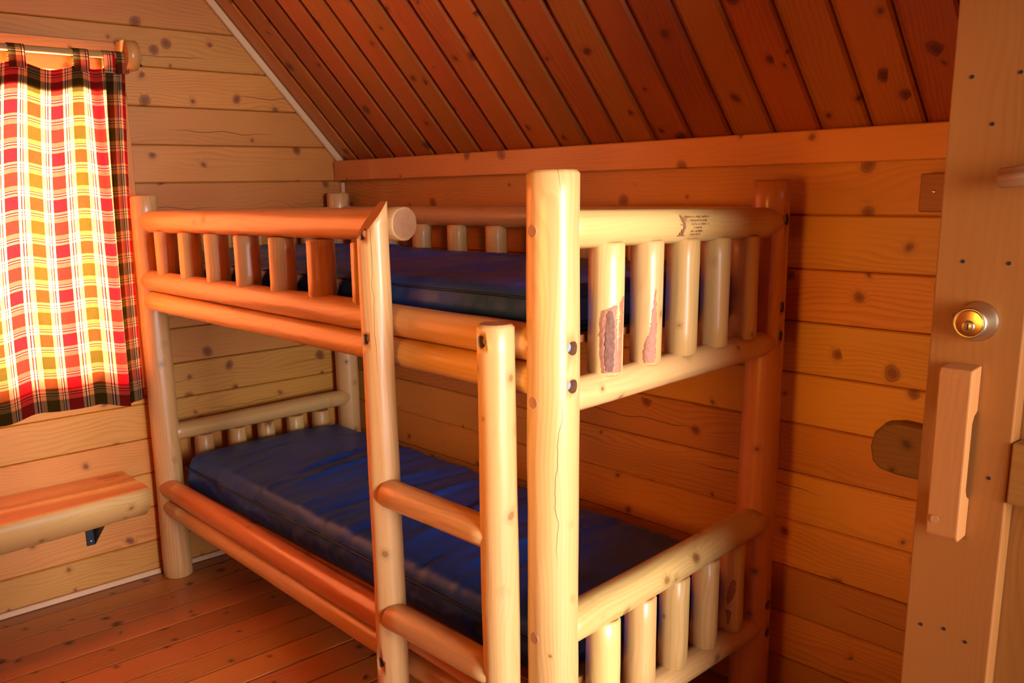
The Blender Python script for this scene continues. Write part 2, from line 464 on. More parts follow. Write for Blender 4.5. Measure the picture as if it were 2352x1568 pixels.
while row*PL < roof_z(RIDGE_Y)-.02:
    z0, z1 = row*PL, (row+1)*PL; zc = (z0+z1)/2
    e = max(0, (zc-EAVE)/SLOPE)
    spans = [(ROOM_Y+e, -e)] if z0 > DOOR[2]-.05 else [(ROOM_Y+e, DOOR[0]), (DOOR[1], -e)]
    for a, b in spans:
        if b-a < .03: continue
        me = prism_me('wall_plank', plank_prof(PL-.0015, WT, .005), 0, b-a)
        o = link('wall_plank', me, M['wall'], wr_)
        o.matrix_local = Matrix(((0, -1, 0, ROOM_X), (1, 0, 0, a), (0, 0, 1, zc), (0, 0, 0, 1)))
    row += 1

# floor planks run along Y
fl = struct('floor'); tag(fl, 'worn reddish pine plank floor')
FP = .1335
nx = 0
nail_me = cyl_me('nail', .0035, .002, 10)
x = .08-FP
while x < ROOM_X+.02:
    h = FP-.0036 if nx != 7 else FP-.007
    prof = [(-.03, -h/2), (-.003, -h/2), (0, -h/2+.003), (0, h/2-.003), (-.003, h/2), (-.03, h/2)]
    me = prism_me('floor_plank', prof, 0, -ROOM_Y)
    o = link('floor_plank', me, M['floor'], fl)
    zz = (rgp.random()-.5)*.0015
    # local X = -Y, local Y = +Z, local Z = across (+X ... chosen right-handed)
    o.matrix_local = Matrix(((0, 0, -1, x+FP/2), (-1, 0, 0, 0), (0, 1, 0, zz), (0, 0, 0, 1)))
    if x < 1.3:
        for ny in (1.30, .66):
            for s in (-.03, .03):
                nl = link('nail', nail_me, M['nail'], o)
                nl.matrix_local = Matrix.Translation((ny+rgp.uniform(-.02, .02), -.0012, s)) @ Matrix.Rotation(math.pi/2, 4, 'Z')
    x += FP; nx += 1
sub = tag(link('floor_joist', box_me('floor_joist', -.1, ROOM_X+.1, ROOM_Y-.1, .1, -.08, -.032), M['dark'], fl))

# ceiling planks run up the slope
ce = struct('ceiling'); tag(ce, 'sloping dark red stained plank ceiling')
CP = .1318
th = math.atan(SLOPE)
def ceil_prof(h):
    g = .022
    return [(-.03, -h/2), (-.013, -h/2), (-.013, -h/2+g*.30), (-.009, -h/2+g*.45), (-.002, -h/2+g*.85), (0, -h/2+g), (0, h/2-.007), (-.006, h/2-.001), (-.03, h/2)]
Lr = -RIDGE_Y/math.cos(th)
x = .111-CP
while x < ROOM_X:
    h = CP-.001
    me = prism_me('ceiling_plank', ceil_prof(h), -.04, Lr)
    o = link('ceiling_plank', me, M['ceil'], ce)
    lx = Vector((0, -math.cos(th), math.sin(th))); ly = Vector((0, -math.sin(th), -math.cos(th)))  # ly = into the room
    lz = lx.cross(ly)
    o.matrix_local = Matrix(((lx.x, ly.x, lz.x, x+CP/2), (lx.y, ly.y, lz.y, 0), (lx.z, ly.z, lz.z, EAVE+.005+(rgp.random()-.5)*.002), (0, 0, 0, 1)))
    lx2 = Vector((0, math.cos(th), math.sin(th))); ly2 = Vector((0, math.sin(th), -math.cos(th))); lz2 = lx2.cross(ly2)
    o2 = link('ceiling_plank', me, M['ceil'], ce)
    o2.matrix_local = Matrix(((lx2.x, ly2.x, lz2.x, x+CP/2), (lx2.y, ly2.y, lz2.y, ROOM_Y), (lx2.z, ly2.z, lz2.z, EAVE+.005), (0, 0, 0, 1)))
    x += CP
# roof deck behind the planks
for s in (0, 1):
    y0, y1 = (0, RIDGE_Y) if s == 0 else (ROOM_Y, RIDGE_Y)
    bm = bmesh.new()
    vs = [bm.verts.new(p) for p in ((-.2, y0+(.2 if s == 0 else -.2), EAVE+.05-.2*SLOPE), (ROOM_X+.2, y0+(.2 if s == 0 else -.2), EAVE+.05-.2*SLOPE), (ROOM_X+.2, y1, roof_z(RIDGE_Y)+.05), (-.2, y1, roof_z(RIDGE_Y)+.05))]
    vs2 = [bm.verts.new(v.co+Vector((0, 0, .05))) for v in vs]
    bm.faces.new(vs); bm.faces.new(vs2[::-1])
    for i in range(4): bm.faces.new((vs[i], vs[(i+1) % 4], vs2[(i+1) % 4], vs2[i]))
    bmesh.ops.recalc_face_normals(bm, faces=bm.faces)
    me = bpy.data.meshes.new('roof_deck'); bm.to_mesh(me); bm.free()
    link('roof_deck', me, M['ceil'], ce)

# wall plate (beam) along the back wall under the ceiling
me = box_me('trim_1', 0, ROOM_X, -.045, .0, -.0415, .0415, .003)
o = link('trim_1', me, M['beam']); o.location = (0.002, 0, 1.588); tag(o, 'flat pine wall plate under the sloping ceiling', kind='structure')
# rake trim where the ceiling meets the gable wall
p0, p1 = Vector((0.009, -.012, EAVE-.004)), Vector((0.009, RIDGE_Y, roof_z(RIDGE_Y)-.02))
me = box_me('trim_2', 0, (p1-p0).length, -.009, .009, -.014, .014, .003)
o = link('trim_2', me, M['trim'], None, frame(p0, p1, (0, 0, 1))); tag(o, 'pale trim strip along the sloping ceiling edge', kind='structure')
# corner strip, baseboard
me = box_me('trim_3', 0, 1.54, -.009, .009, -.009, .009, .003)
o = link('trim_3', me, M['trim'], None, frame((.010, -.010, 0), (.010, -.010, 1.54), (0, 1, 0))); tag(o, 'pale corner strip between the two plank walls', kind='structure')
me = box_me('baseboard_left', 0, -ROOM_Y-.01, -.0075, .0075, -.011, .011, .003)
o = link('baseboard_left', me, M['trim'], None, frame((.0085, -.005, .0125), (.0085, ROOM_Y, .0125))); tag(o, 'thin pale baseboard strip on the window wall', kind='structure')

# ------------------------------------------------------------------ window in the gable wall
wn = struct('window_1', (0, (WIN[0]+WIN[1])/2, WIN[2])); tag(wn, 'daylit window behind the plaid curtain')
def wbox(name, x0, x1, y0, y1, z0, z1, mat, parent, bev=.002, axis='Y'):
    c = Vector(((x0+x1)/2, (y0+y1)/2, (z0+z1)/2)); d = ((x1-x0)/2, (y1-y0)/2, (z1-z0)/2)
    if axis == 'Y': me = box_me(name, -d[1], d[1], -d[0], d[0], -d[2], d[2], bev); m = Matrix(((0, 1, 0, c.x), (-1, 0, 0, c.y), (0, 0, 1, c.z), (0, 0, 0, 1)))
    elif axis == 'Z': me = box_me(name, -d[2], d[2], -d[0], d[0], -d[1], d[1], bev); m = Matrix(((0, 1, 0, c.x), (0, 0, 1, c.y), (1, 0, 0, c.z), (0, 0, 0, 1)))
    else: me = box_me(name, -d[0], d[0], -d[1], d[1], -d[2], d[2], bev); m = Matrix.Translation(c)
    return link(name, me, mat, parent, m)
wbox('head_casing', .002, .024, WIN[0]-.11, WIN[1]+.113, WIN[3]-.004, WIN[3]+.105, M['wall'], wn)
wbox('side_casing', .002, .022, WIN[1]-.004, WIN[1]+.113, WIN[2]-.10, WIN[3]-.006, M['wall'], wn, axis='Z')
wbox('side_casing', .002, .022, WIN[0]-.113, WIN[0]+.004, WIN[2]-.10, WIN[3]-.006, M['wall'], wn, axis='Z')
wbox('sill', .002, .030, WIN[0], WIN[1]-.006, WIN[2]-.09, WIN[2]+.006, M['trim'], wn)
yc = (WIN[0]+WIN[1])/2
wbox('jamb', -.088, 0, WIN[1]-.012, WIN[1], WIN[2]-.03, WIN[3]+.02, M['trim'], wn, axis='Z')
wbox('jamb', -.088, 0, WIN[0], WIN[0]+.012, WIN[2]-.03, WIN[3]+.02, M['trim'], wn, axis='Z')
wbox('sash_bar', -.06, -.03, yc-.02, yc+.02, WIN[2], WIN[3], M['trim'], wn, axis='Z')
for a, b in ((WIN[0]+.012, yc-.02), (yc+.02, WIN[1]-.012)):
    wbox('pane', -.047, -.043, a, b, WIN[2]-.02, WIN[3]+.02, M['glass'], wn, bev=0, axis='Y')

# ------------------------------------------------------------------ curtain
cu = empty('plaid_curtain', (.07, -1.65, .74))
tag(cu, 'red and olive plaid tab-top curtain hanging over the window', 'curtain')
# plan control points (Y, X) from the right edge to the left for top and bottom of the cloth
top = [(-.942, .050), (-.965, .058), (-.985, .068), (-1.000, .052), (-1.012, .045), (-1.020, .070), (-1.045, .088), (-1.075, .075), (-1.11, .090), (-1.15, .078), (-1.21, .085), (-1.27, .080), (-1.32, .090)]
bot = [(-.985, .050), (-1.000, .058), (-1.020, .060), (-1.036, .048), (-1.032, .040), (-1.044, .060), (-1.056, .095), (-1.090, .092), (-1.145, .078), (-1.20, .096), (-1.27, .074), (-1.335, .098), (-1.40, .080)]
for i in range(9):
    top.append((-1.32-.12*(i+1), .085+.01*(-1)**i)); bot.append((-1.40-.113*(i+1), .084+.014*(-1)**i))
def cr(pts, t):
    n = len(pts)-1; i = min(int(t), n-1); f = t-i
    P = [pts[max(0, min(n, i+k))] for k in (-1, 0, 1, 2)]
    out = []
    for d in range(len(P[0])):
        a, b, c, e = (p[d] for p in P)
        out.append(.5*((2*b)+(-a+c)*f+(2*a-5*b+4*c-e)*f*f+(-a+3*b-3*c+e)*f**3))
    return out
SUB = 6
NS = (len(top)-1)*SUB; NV = 60
arc = [0.0]
for i in range(NS):
    a = cr(bot, i/SUB); b = cr(bot, (i+1)/SUB); a2 = cr(top, i/SUB); b2 = cr(top, (i+1)/SUB)
    arc.append(arc[-1]+.5*(math.hypot(a[0]-b[0], a[1]-b[1])+math.hypot(a2[0]-b2[0], a2[1]-b2[1])))
TABS = [-.966, -1.012, -1.108, -1.315, -1.53, -1.75, -1.97, -2.19, -2.37]
def ztop(y):
    pr = max([t for t in TABS if t <= y] or [-2.5]); nx_ = min([t for t in TABS if t >= y] or [-.9])
    gap = max(1e-4, nx_-pr); s = (y-pr)/gap
    return 1.944 - min(.03, .105*gap)*math.sin(math.pi*max(0, min(1, s)))**2*(1 if gap > .05 else .3)
def cloth_pos(i, j, off=0.0, v0=0.0, v1=1.0):
    v = v0+(v1-v0)*j
    tp = cr(top, i/SUB); bt = cr(bot, i/SUB)
    e = 1-(1-v)**2.2
    y = tp[0]+(bt[0]-tp[0])*e; xx = tp[1]+(bt[1]-tp[1])*e
    zt = ztop(tp[0]); zb = .738+.012*math.sin(9*bt[0]+.6)+.006*math.sin(31*bt[0])
    if bt[0] > -1.031 and i < 4*SUB: zb += .004
    z = zt+(zb-zt)*v
    return Vector((xx+off, y, z))
def cloth_mesh(name, v0, v1, nv, off=0.0, i0=0, i1=None):
    i1 = NS if i1 is None else i1
    bm = bmesh.new(); uvl = bm.loops.layers.uv.new('cloth')
    g = [[bm.verts.new(cloth_pos(i, j/nv, off, v0, v1)) for j in range(nv+1)] for i in range(i0, i1+1)]
    for a in range(i1-i0):
        for b in range(nv):
            f = bm.faces.new((g[a][b], g[a+1][b], g[a+1][b+1], g[a][b+1])); f.smooth = True
            for lp, (ii, jj) in zip(f.loops, ((a, b), (a+1, b), (a+1, b+1), (a, b+1))):
                v = v0+(v1-v0)*jj/nv
                lp[uvl].uv = (arc[ii+i0]+U0, v*1.206+V0)
    me = bpy.data.meshes.new(name); bm.to_mesh(me); bm.free()
    return me
U0, V0 = .010, -.145
I4 = Matrix.Identity(4)
link('cloth', cloth_mesh('cloth', 0, 1, NV), M['plaid'], cu, I4)
link('top_hem', cloth_mesh('top_hem', 0.002, .062, 5, -.004), M['plaid'], cu, I4)
link('top_facing', cloth_mesh('top_facing', 0.004, .060, 5, -.008), M['plaid'], cu, I4)
link('bottom_hem', cloth_mesh('bottom_hem', .925, .998, 5, -.004), M['plaid'], cu, I4)
ROD_Z, ROD_X = 1.985, .085
for t in TABS:
    bm = bmesh.new(); uvl = bm.loops.layers.uv.new('cloth')
    wd = .0265 if t < -1.05 else .0205
    pts = [(ROD_X+.008, 1.925), (ROD_X+.0125, 1.955), (ROD_X+.0135, 1.985), (ROD_X+.0095, 1.9955), (ROD_X, 1.9995), (ROD_X-.0095, 1.9955), (ROD_X-.0135, 1.985), (ROD_X-.010, 1.955), (ROD_X-.004, 1.925)]
    rows = [[bm.verts.new((xx, t+s*wd, z)) for s in (-1, -.33, .33, 1)] for xx, z in pts]
    acc = 0
    for a in range(len(rows)-1):
        ln = (rows[a][0].co-rows[a+1][0].co).length
        for b in range(3):
            f = bm.faces.new((rows[a][b], rows[a][b+1], rows[a+1][b+1], rows[a+1][b])); f.smooth = True
            for lp, (da, db) in zip(f.loops, ((0, b), (0, b+1), (ln, b+1), (ln, b))):
                lp[uvl].uv = (.105+db*.016-.024 + (.02 if t == TABS[1] else 0), .145-(acc+da)*1.0+(.03 if t != TABS[1] else .055))
        acc += ln
    me = bpy.data.meshes.new('tab'); bm.to_mesh(me); bm.free()
    link('tab', me, M['plaid'], cu, I4)
# rod with its turned bracket and pin
rod = empty('curtain_rod', (ROD_X, -.893, ROD_Z)); tag(rod, 'thin pale wooden dowel rod carrying the plaid curtain', 'curtain rod')
link('dowel', cyl_me('dowel', .0115, 1.62, 20, bev=.002), M['peg_pale'], rod, frame((ROD_X, -.890, ROD_Z), (ROD_X, -2.5, ROD_Z)))
pin = link('pin', cyl_me('pin', .0022, .055, 10), M['black'], rod, frame((ROD_X+.004, -.905, ROD_Z+.020), (ROD_X+.010, -.9, ROD_Z-.030)))
link('pin_head', revolve_me('pin_head', [(0, 0), (0, .006), (.002, .006), (.002, 0)], 12), M['black'], rod, frame((ROD_X+.0096, -.9003, ROD_Z-.028), (ROD_X+.0101, -.8999, ROD_Z-.031)))
for yb, nm in ((-.935, 'round chunky wooden rod bracket at the right end of the curtain rod'),):
    # half-round block, its flat sawn side against the wall
    bm = bmesh.new(); pts = []
    R = .052
    for k in range(25):
        a = math.radians(-78+156*k/24)
        pts.append((.062+R*math.cos(a), R*math.sin(a)))
    pts = [(0.004, -.050)] + pts + [(0.004, .050)]
    f0 = [bm.verts.new((x_, -.022, z_)) for x_, z_ in pts]; f1 = [bm.verts.new((x_, .022, z_)) for x_, z_ in pts]
    n = len(pts)
    for k in range(n): bm.faces.new((f0[k], f0[(k+1) % n], f1[(k+1) % n], f1[k])).smooth = (0 < k < n-2)
    bm.faces.new(f0[::-1]).material_index = 1; bm.faces.new(f1).material_index = 1
    bmesh.ops.recalc_face_normals(bm, faces=bm.faces)
    me = bpy.data.meshes.new('rod_bracket'); bm.to_mesh(me); bm.free()
    o = link('rod_bracket', me, [M['bench'], M['bench']]); o.location = (.02, yb, ROD_Z+.004); tag(o, nm, 'bracket')

# ------------------------------------------------------------------ half-log bench on the window wall
be = empty('wall_bench', (.15, -1.7, .33)); tag(be, 'half-log wall bench with a flat orange seat under the curtain', 'bench')
bm = bmesh.new()
BL, BR = -2.45, -1.083
nst = 24; rows = []
for i in range(nst+1):
    t = i/nst; y = BR+(BL-BR)*t
    dpt = .276+.055*min(1, t*1.3)+.006*noise.noise(Vector((y*5, 0, 0)))
    bz = .330-.022*t
    prof = [(.003, .455), (dpt-.006, .455), (dpt, .451), (dpt+.008, .432), (dpt+.006, .405), (dpt-.012, .375), (dpt-.055, bz+.008), (dpt-.12, bz-.008), (dpt-.20, bz+.004), (.003, bz+.03)]
    rows.append([bm.verts.new((-(y-BR), px, pz)) for px, pz in prof])
n = len(rows[0])
for a, b in zip(rows, rows[1:]):
    for k in range(n):
        f = bm.faces.new((a[k], a[(k+1) % n], b[(k+1) % n], b[k]))
        f.smooth = 2 <= k <= 8; f.material_index = 0 if k in (0, 1) else 1
bm.faces.new(rows[0]).material_index = 1; bm.faces.new(rows[-1][::-1]).material_index = 1
bmesh.ops.recalc_face_normals(bm, faces=bm.faces)
bm.normal_update()
me = bpy.data.meshes.new('seat'); bm.to_mesh(me); bm.free()
link('seat', me, [M['bench'], M['log']], be, Matrix(((0, 1, 0, 0), (-1, 0, 0, BR), (0, 0, 1, 0), (0, 0, 0, 1))))
for yb in (-1.225, -2.2):
    br = link('bracket', box_me('bracket', 0, .004, -.017, .017, .19, .345, .001), M['black'], be, Matrix.Translation((.001, yb, 0)))
    bm = bmesh.new()
    tri = [(.003, .192), (.003, .36), (.17, .36), (.17, .335)]
    a = [bm.verts.new((px, .013, pz)) for px, pz in tri]; b = [bm.verts.new((px, .017, pz)) for px, pz in tri]
    for k in range(4): bm.faces.new((a[k], a[(k+1) % 4], b[(k+1) % 4], b[k]))
    bm.faces.new(a[::-1]); bm.faces.new(b); bmesh.ops.recalc_face_normals(bm, faces=bm.faces)
    me = bpy.data.meshes.new('web'); bm.to_mesh(me); bm.free()
    link('web', me, M['black'], br, Matrix.Translation((.001, yb, 0)))
    link('screw', revolve_me('screw', [(0, 0), (.0012, .003), (0, .004)], 12), M['steel'], br, frame((.0052, yb, .207), (.1, yb, .207)))

# ------------------------------------------------------------------ bunk bed
XL, XR, YF, YBL, YBR = .070, 2.157, -.922, -.070, -.106
bed = empty('bunk_bed', ((XL+XR)/2, (YF+YBR)/2, 0))
tag(bed, 'varnished peeled-log bunk bed with ladder and railings against the plank wall', 'bunk bed')
kw = dict(ch0=.005, ch1=.007)
post_fl = log('post', bed, (XL, YF, 0), (XL, YF-.004, 1.500), .0555, .0490, facet_amt=.012, **kw)
post_fr = log('post', bed, (XR, YF, 0), (XR, YF, 1.534), .0560, .0545, facet_amt=.006, **kw)
post_bl = log('post', bed, (XL, YBL, 0), (XL, YBL-.006, 1.495), .052, .048, **kw)
post_br = log('post', bed, (XR, YBR-.008, 0), (XR, YBR, 1.508), .054, .047, mat='log_red', **kw)
def rail(*a, **k):
    k.setdefault('ch0', 0); k.setdefault('ch1', 0)
    return log('rail', bed, *a, **k)
# front long rails
g_f = log('guard_rail', bed, (XL+.006, YF, 1.404), (1.662, YF, 1.420), .0385, .0405, mat='log', ch0=.004, ch1=.004, facet_amt=.014)
u1 = rail((XL+.004, YF-.013, 1.189), (XR, YF-.010, 1.182), .0375, .040, ch0=.006)
u2 = rail((XL+.006, YF-.013, 1.113), (XR, YF-.010, 1.104), .0365, .0365, ch0=.006)
l1 = rail((XL+.006, YF-.014, .374), (XR, YF-.010, .334), .0395, .0420, mat='log_red', ch0=.006)
l2 = rail((XL+.006, YF-.014, .298), (XR, YF-.010, .252), .0355, .0365, ch0=.006)
# back long rails
g_b = log('guard_rail', bed, (XL, (YBL+YBR)/2+.02, 1.402), (XR, YBR, 1.408), .0365, .037, ch0=0, ch1=0)
for z in (1.182, 1.106): rail((XL, -.085, z), (XR, YBR, z), .037)
for z in (.345, .262): rail((XL, -.085, z), (XR, YBR, z), .037)
# foot end (right) and head end (left): rails across
rail((XR+.006, YF, 1.416), (XR+.010, YBR-.017, 1.401), .0395, .0385, ch1=.006)
rail((XR+.006, YF, 1.066), (XR+.011, YBR-.018, 1.088), .0365, .0345, ch1=.006)
rail((XR+.006, YF, .538), (XR+.010, YBR-.017, .594), .0425, .0405, mat='log', ch1=.006)
rail((XR+.006, YF, .252), (XR+.011, YBR-.018, .278), .0385, .0365, ch1=.006)
rail((XL, YF, 1.400), (XL, YBL, 1.402), .036)
rail((XL, YF, 1.075), (XL, YBL, 1.08), .036)
rail((XL+.006, YF, .588), (XL+.011, YBL-.016, .600), .034, .0355, ch1=.006)
rail((XL, YF, .26), (XL, YBL, .27), .036)
BALS = {}
def bal(key, p, z0, z1, r, **k):
    o = log('baluster', bed, (p[0], p[1], z0), (p[0], p[1], z1), r, ch0=.005, ch1=.005, **k)
    BALS[key] = (o, p, z0, z1, r)
for i, xb in enumerate((.232, .433, .636, .846, 1.061, 1.275, 1.490)):
    bal(('f', i), (xb, YF+.0), 1.214, 1.374, .040, facet_amt=.022, facets=9, mat='log' if i not in (1, 5) else 'log')
for i in range(9): bal(('b', i), (.253+.21*i, -.095), 1.214, 1.374, .0375)
for i, (yb, r) in enumerate(zip((-.766, -.626, -.492, -.360, -.229), (.0385, .0375, .0375, .036, .0345))):
    bal(('fu', i), (XR+.008, yb), 1.098+.003*i, 1.384-.003*i, r)
for i, (yb, r) in enumerate(zip((-.761, -.625, -.489, -.354, -.228), (.040, .0395, .0385, .036, .0335))):
    bal(('fl', i), (XR+.008, yb), .283+.005*i, .520+.009*i, r)
for i, yb in enumerate((-.771, -.628, -.494, -.354, -.226)):
    bal(('hl', i), (XL+.008, yb), .286, .562, .0378)
    bal(('hu', i), (XL, yb), 1.105, 1.372, .0378)
# ladder
YLAD = -1.002
st_l = log('ladder_stile', bed, (1.655, YLAD, 0), (1.640, YLAD, 1.475), .0415, .0385, ch0=.004, ch1=0, facet_amt=.02, facets=8)
# slanted sawn top
bm = bmesh.new(); bm.from_mesh(st_l.data)
mwl = parent_world(st_l).inverted()
pc = mwl @ Vector((1.640, YLAD, 1.438)); nn = (mwl.to_3x3() @ Vector((-.26, -.74, .62))).normalized()
res = bmesh.ops.bisect_plane(bm, geom=bm.verts[:]+bm.edges[:]+bm.faces[:], plane_co=pc, plane_no=nn, clear_outer=True)
edges = [e for e in res['geom_cut'] if isinstance(e, bmesh.types.BMEdge)]
ff = bmesh.ops.contextual_create(bm, geom=edges)['faces']
for f in ff: f.material_index = 1; f.smooth = False
bmesh.ops.recalc_face_normals(bm, faces=bm.faces)
bm.to_mesh(st_l.data); bm.free()
st_r = log('ladder_stile', bed, (2.078, YLAD, 0), (2.068, YLAD, 1.226), .0415, .0405, ch0=.004, ch1=.007, facet_amt=.006)
for z0, z1, r in ((.763, .757, .0365), (.430, .430, .0385)):
    log('ladder_rung', bed, (1.674, YLAD-.008, z0), (2.072, YLAD-.004, z1), r, r*.97, ch0=.004, ch1=0)
# boards carrying the mattresses
for z in (1.168, .348):
    link('mattress_board', box_me('mattress_board', XL+.03, XR-.03, YF+.045, -.135, z, z+.016), M['door'], bed, I4)
# bolt holes and bolts
def bolts(o, holes, r=.0145, depth=.030):
    drill(o, [(Vector(p)+Vector(dv)*(-.03), dv) for p, dv in [(p, dv) for p, dv in holes]], depth+.03, r)
    for p, dv in holes:
        dv = Vector(dv)
        link('bolt', cyl_me('bolt', r*.74, .010, 16, bev=.0015), M['steel'], o, frame(Vector(p)+dv*(depth-.008), Vector(p)+dv, (0, 0, 1)))
bolts(post_fr, [((XR+.0545, YF, 1.180), (-1, 0, 0)), ((XR+.0545, YF, 1.101), (-1, 0, 0))], depth=.021)
bolts(post_br, [((XR+.049, YBR, z), (-1, 0, 0)) for z in (1.408, 1.182, 1.106, .345, .262)], depth=.018)
bolts(st_l, [((1.645, YLAD-.039, 1.400), (0, 1, 0)), ((1.645, YLAD-.040, 1.150), (0, 1, 0)), ((1.652, YLAD-.0412, .300), (0, 1, 0))], r=.0135, depth=.020)
bolts(st_r, [((2.068, YLAD-.0402, 1.192), (0, 1, 0))], r=.0135, depth=.020)
for z in (1.416, 1.066, .538):
    link('wood_plug', cyl_me('wood_plug', .0125, .004, 16, bev=.0008), M['end'], post_fr, frame((XR-.004, YF-.0525, z), (XR-.004, YF-.1, z)))
# bark left on some balusters: thin curved shells on the round wood
def bark(key, rows, mat, lift=.0010):
    """rows: (height fraction from bottom, angle a, angle b) in degrees; 0 = +X, negative towards -Y"""
    o, p, z0, z1, r = BALS[key]
    bm = bmesh.new(); g = []
    rg = random.Random(str(key)+mat)
    ex = []
    for (h0, a0, b0), (h1, a1, b1) in zip(rows, rows[1:]):
        for s in range(6):
            t = s/6; ex.append((h0+(h1-h0)*t, a0+(a1-a0)*t+rg.uniform(-3, 3), b0+(b1-b0)*t+rg.uniform(-3, 3)))
    ex.append(rows[-1])
    for h, a, b in ex:
        row_ = []
        for k in range(9):
            th_ = math.radians(a+(b-a)*k/8); rr = r+lift*(1 if 0 < k < 8 else .1)+.0006*rg.random()
            row_.append(bm.verts.new((p[0]+rr*math.cos(th_), p[1]+rr*math.sin(th_), z0+(z1-z0)*h)))
        g.append(row_)
    for a, b in zip(g, g[1:]):
        for k in range(8): bm.faces.new((a[k], a[k+1], b[k+1], b[k]))
    bmesh.ops.recalc_face_normals(bm, faces=bm.faces)
    me = bpy.data.meshes.new('bark_patch'); bm.to_mesh(me); bm.free()
    link('bark_patch', me, M[mat], o, I4)
bark(('fu', 0), [(.03, -58, 10), (.12, -66, 14), (.3, -72, 18), (.42, -72, 22), (.50, -62, 24), (.53, -30, 26), (.56, 0, 30), (.60, 16, 30)], 'inner_bark')
bark(('fu', 0), [(.04, -50, -22), (.15, -56, -20), (.3, -54, -18), (.42, -50, -22), (.50, -44, -30)], 'bark', .0020)
bark(('fu', 1), [(.03, -58, -14), (.12, -60, -12), (.2, -56, -12), (.26, -46, -12), (.36, -40, -12), (.48, -32, -14), (.62, -22, -19)], 'inner_bark')
bark(('fl', 4), [(.34, -78, -66), (.40, -84, -50), (.50, -72, -40), (.58, -62, -38), (.62, -56, -46)], 'inner_bark')
bark(('fl', 4), [(.10, -72, -64), (.18, -78, -58), (.25, -84, -54), (.27, -82, -70)], 'inner_bark')
# brand stamp burned into the foot rail: a standing figure and rows of small worn letters
def on_rail(y, a):
    """point on the outer face of the upper foot rail, a = height angle in degrees"""
    t = (y-YF)/(YBR-YF); zc_ = 1.416+(1.401-1.416)*t; r = .0395-.001*t+.0013
    return Vector((XR+.006+.004*t+r*math.cos(math.radians(a)), y, zc_+r*math.sin(math.radians(a))))
bm = bmesh.new()
def quad(y0, y1, a0, a1):
    bm.faces.new([bm.verts.new(on_rail(y, a)) for y, a in ((y0, a0), (y1, a0), (y1, a1), (y0, a1))])
rgl = random.Random(3)
for (ys, ye, a) in ((-.537, -.446, 30), (-.522, -.460, 17), (-.520, -.456, 6), (-.508, -.480, -6), (-.516, -.474, -18), (-.516, -.480, -30)):
    y = ys
    while y < ye:
        wdt = rgl.uniform(.0030, .0042); h = rgl.uniform(3.0, 4.2)
        quad(y, y+.0009, a-h, a+h)
        quad(y+.0009, y+wdt, a+rgl.choice((-h, 0, h-1)), a+rgl.choice((-h+1.2, 1.2, h)))
        if rgl.random() < .6: quad(y+wdt-.0007, y+wdt, a-h, a+h)
        y += wdt+.0011
        if rgl.random() < .12: y += .003
for y0, y1, a0, a1 in ((-.556, -.550, 30, 37), (-.555, -.544, 12, 30), (-.552, -.541, 0, 12), (-.549, -.540, -10, 0), (-.554, -.543, -20, -10), (-.558, -.553, -30, -20), (-.549, -.544, -30, -20), (-.562, -.536, -34, -30), (-.560, -.555, 3, 7)):
    quad(y0, y1, a0, a1)
bmesh.ops.recalc_face_normals(bm, faces=bm.faces)
me = bpy.data.meshes.new('brand_stamp'); bm.to_mesh(me); bm.free()
link('brand_stamp', me, M['burn'], bed, I4)
# the bench carries one too
bm = bmesh.new()
def bq(x0, x1, y0, y1):
    bm.faces.new([bm.verts.new((x_, y_, .4553)) for x_, y_ in ((x0, y0), (x1, y0), (x1, y1), (x0, y1))])
for xr_, ys, ye in ((.035, -1.185, -1.110), (.055, -1.190, -1.115)):
    y = ys
    while y < ye:
        bq(xr_-.006, xr_+.006, y, y+.0018)
        k = rgl.choice((-.005, 0, .004)); bq(xr_+k-.001, xr_+k+.0014, y+.0018, y+.0052)
        if rgl.random() < .5: bq(xr_-.006, xr_+.006, y+.0040, y+.0052)
        y += .0072
for q in range(8): bq(.080+.0007*q, .084+.0007*q, -1.180+.005*q, -1.174+.005*q)
me = bpy.data.meshes.new('brand_stamp'); bm.to_mesh(me); bm.free()
link('brand_stamp', me, M['burn'], be, I4)

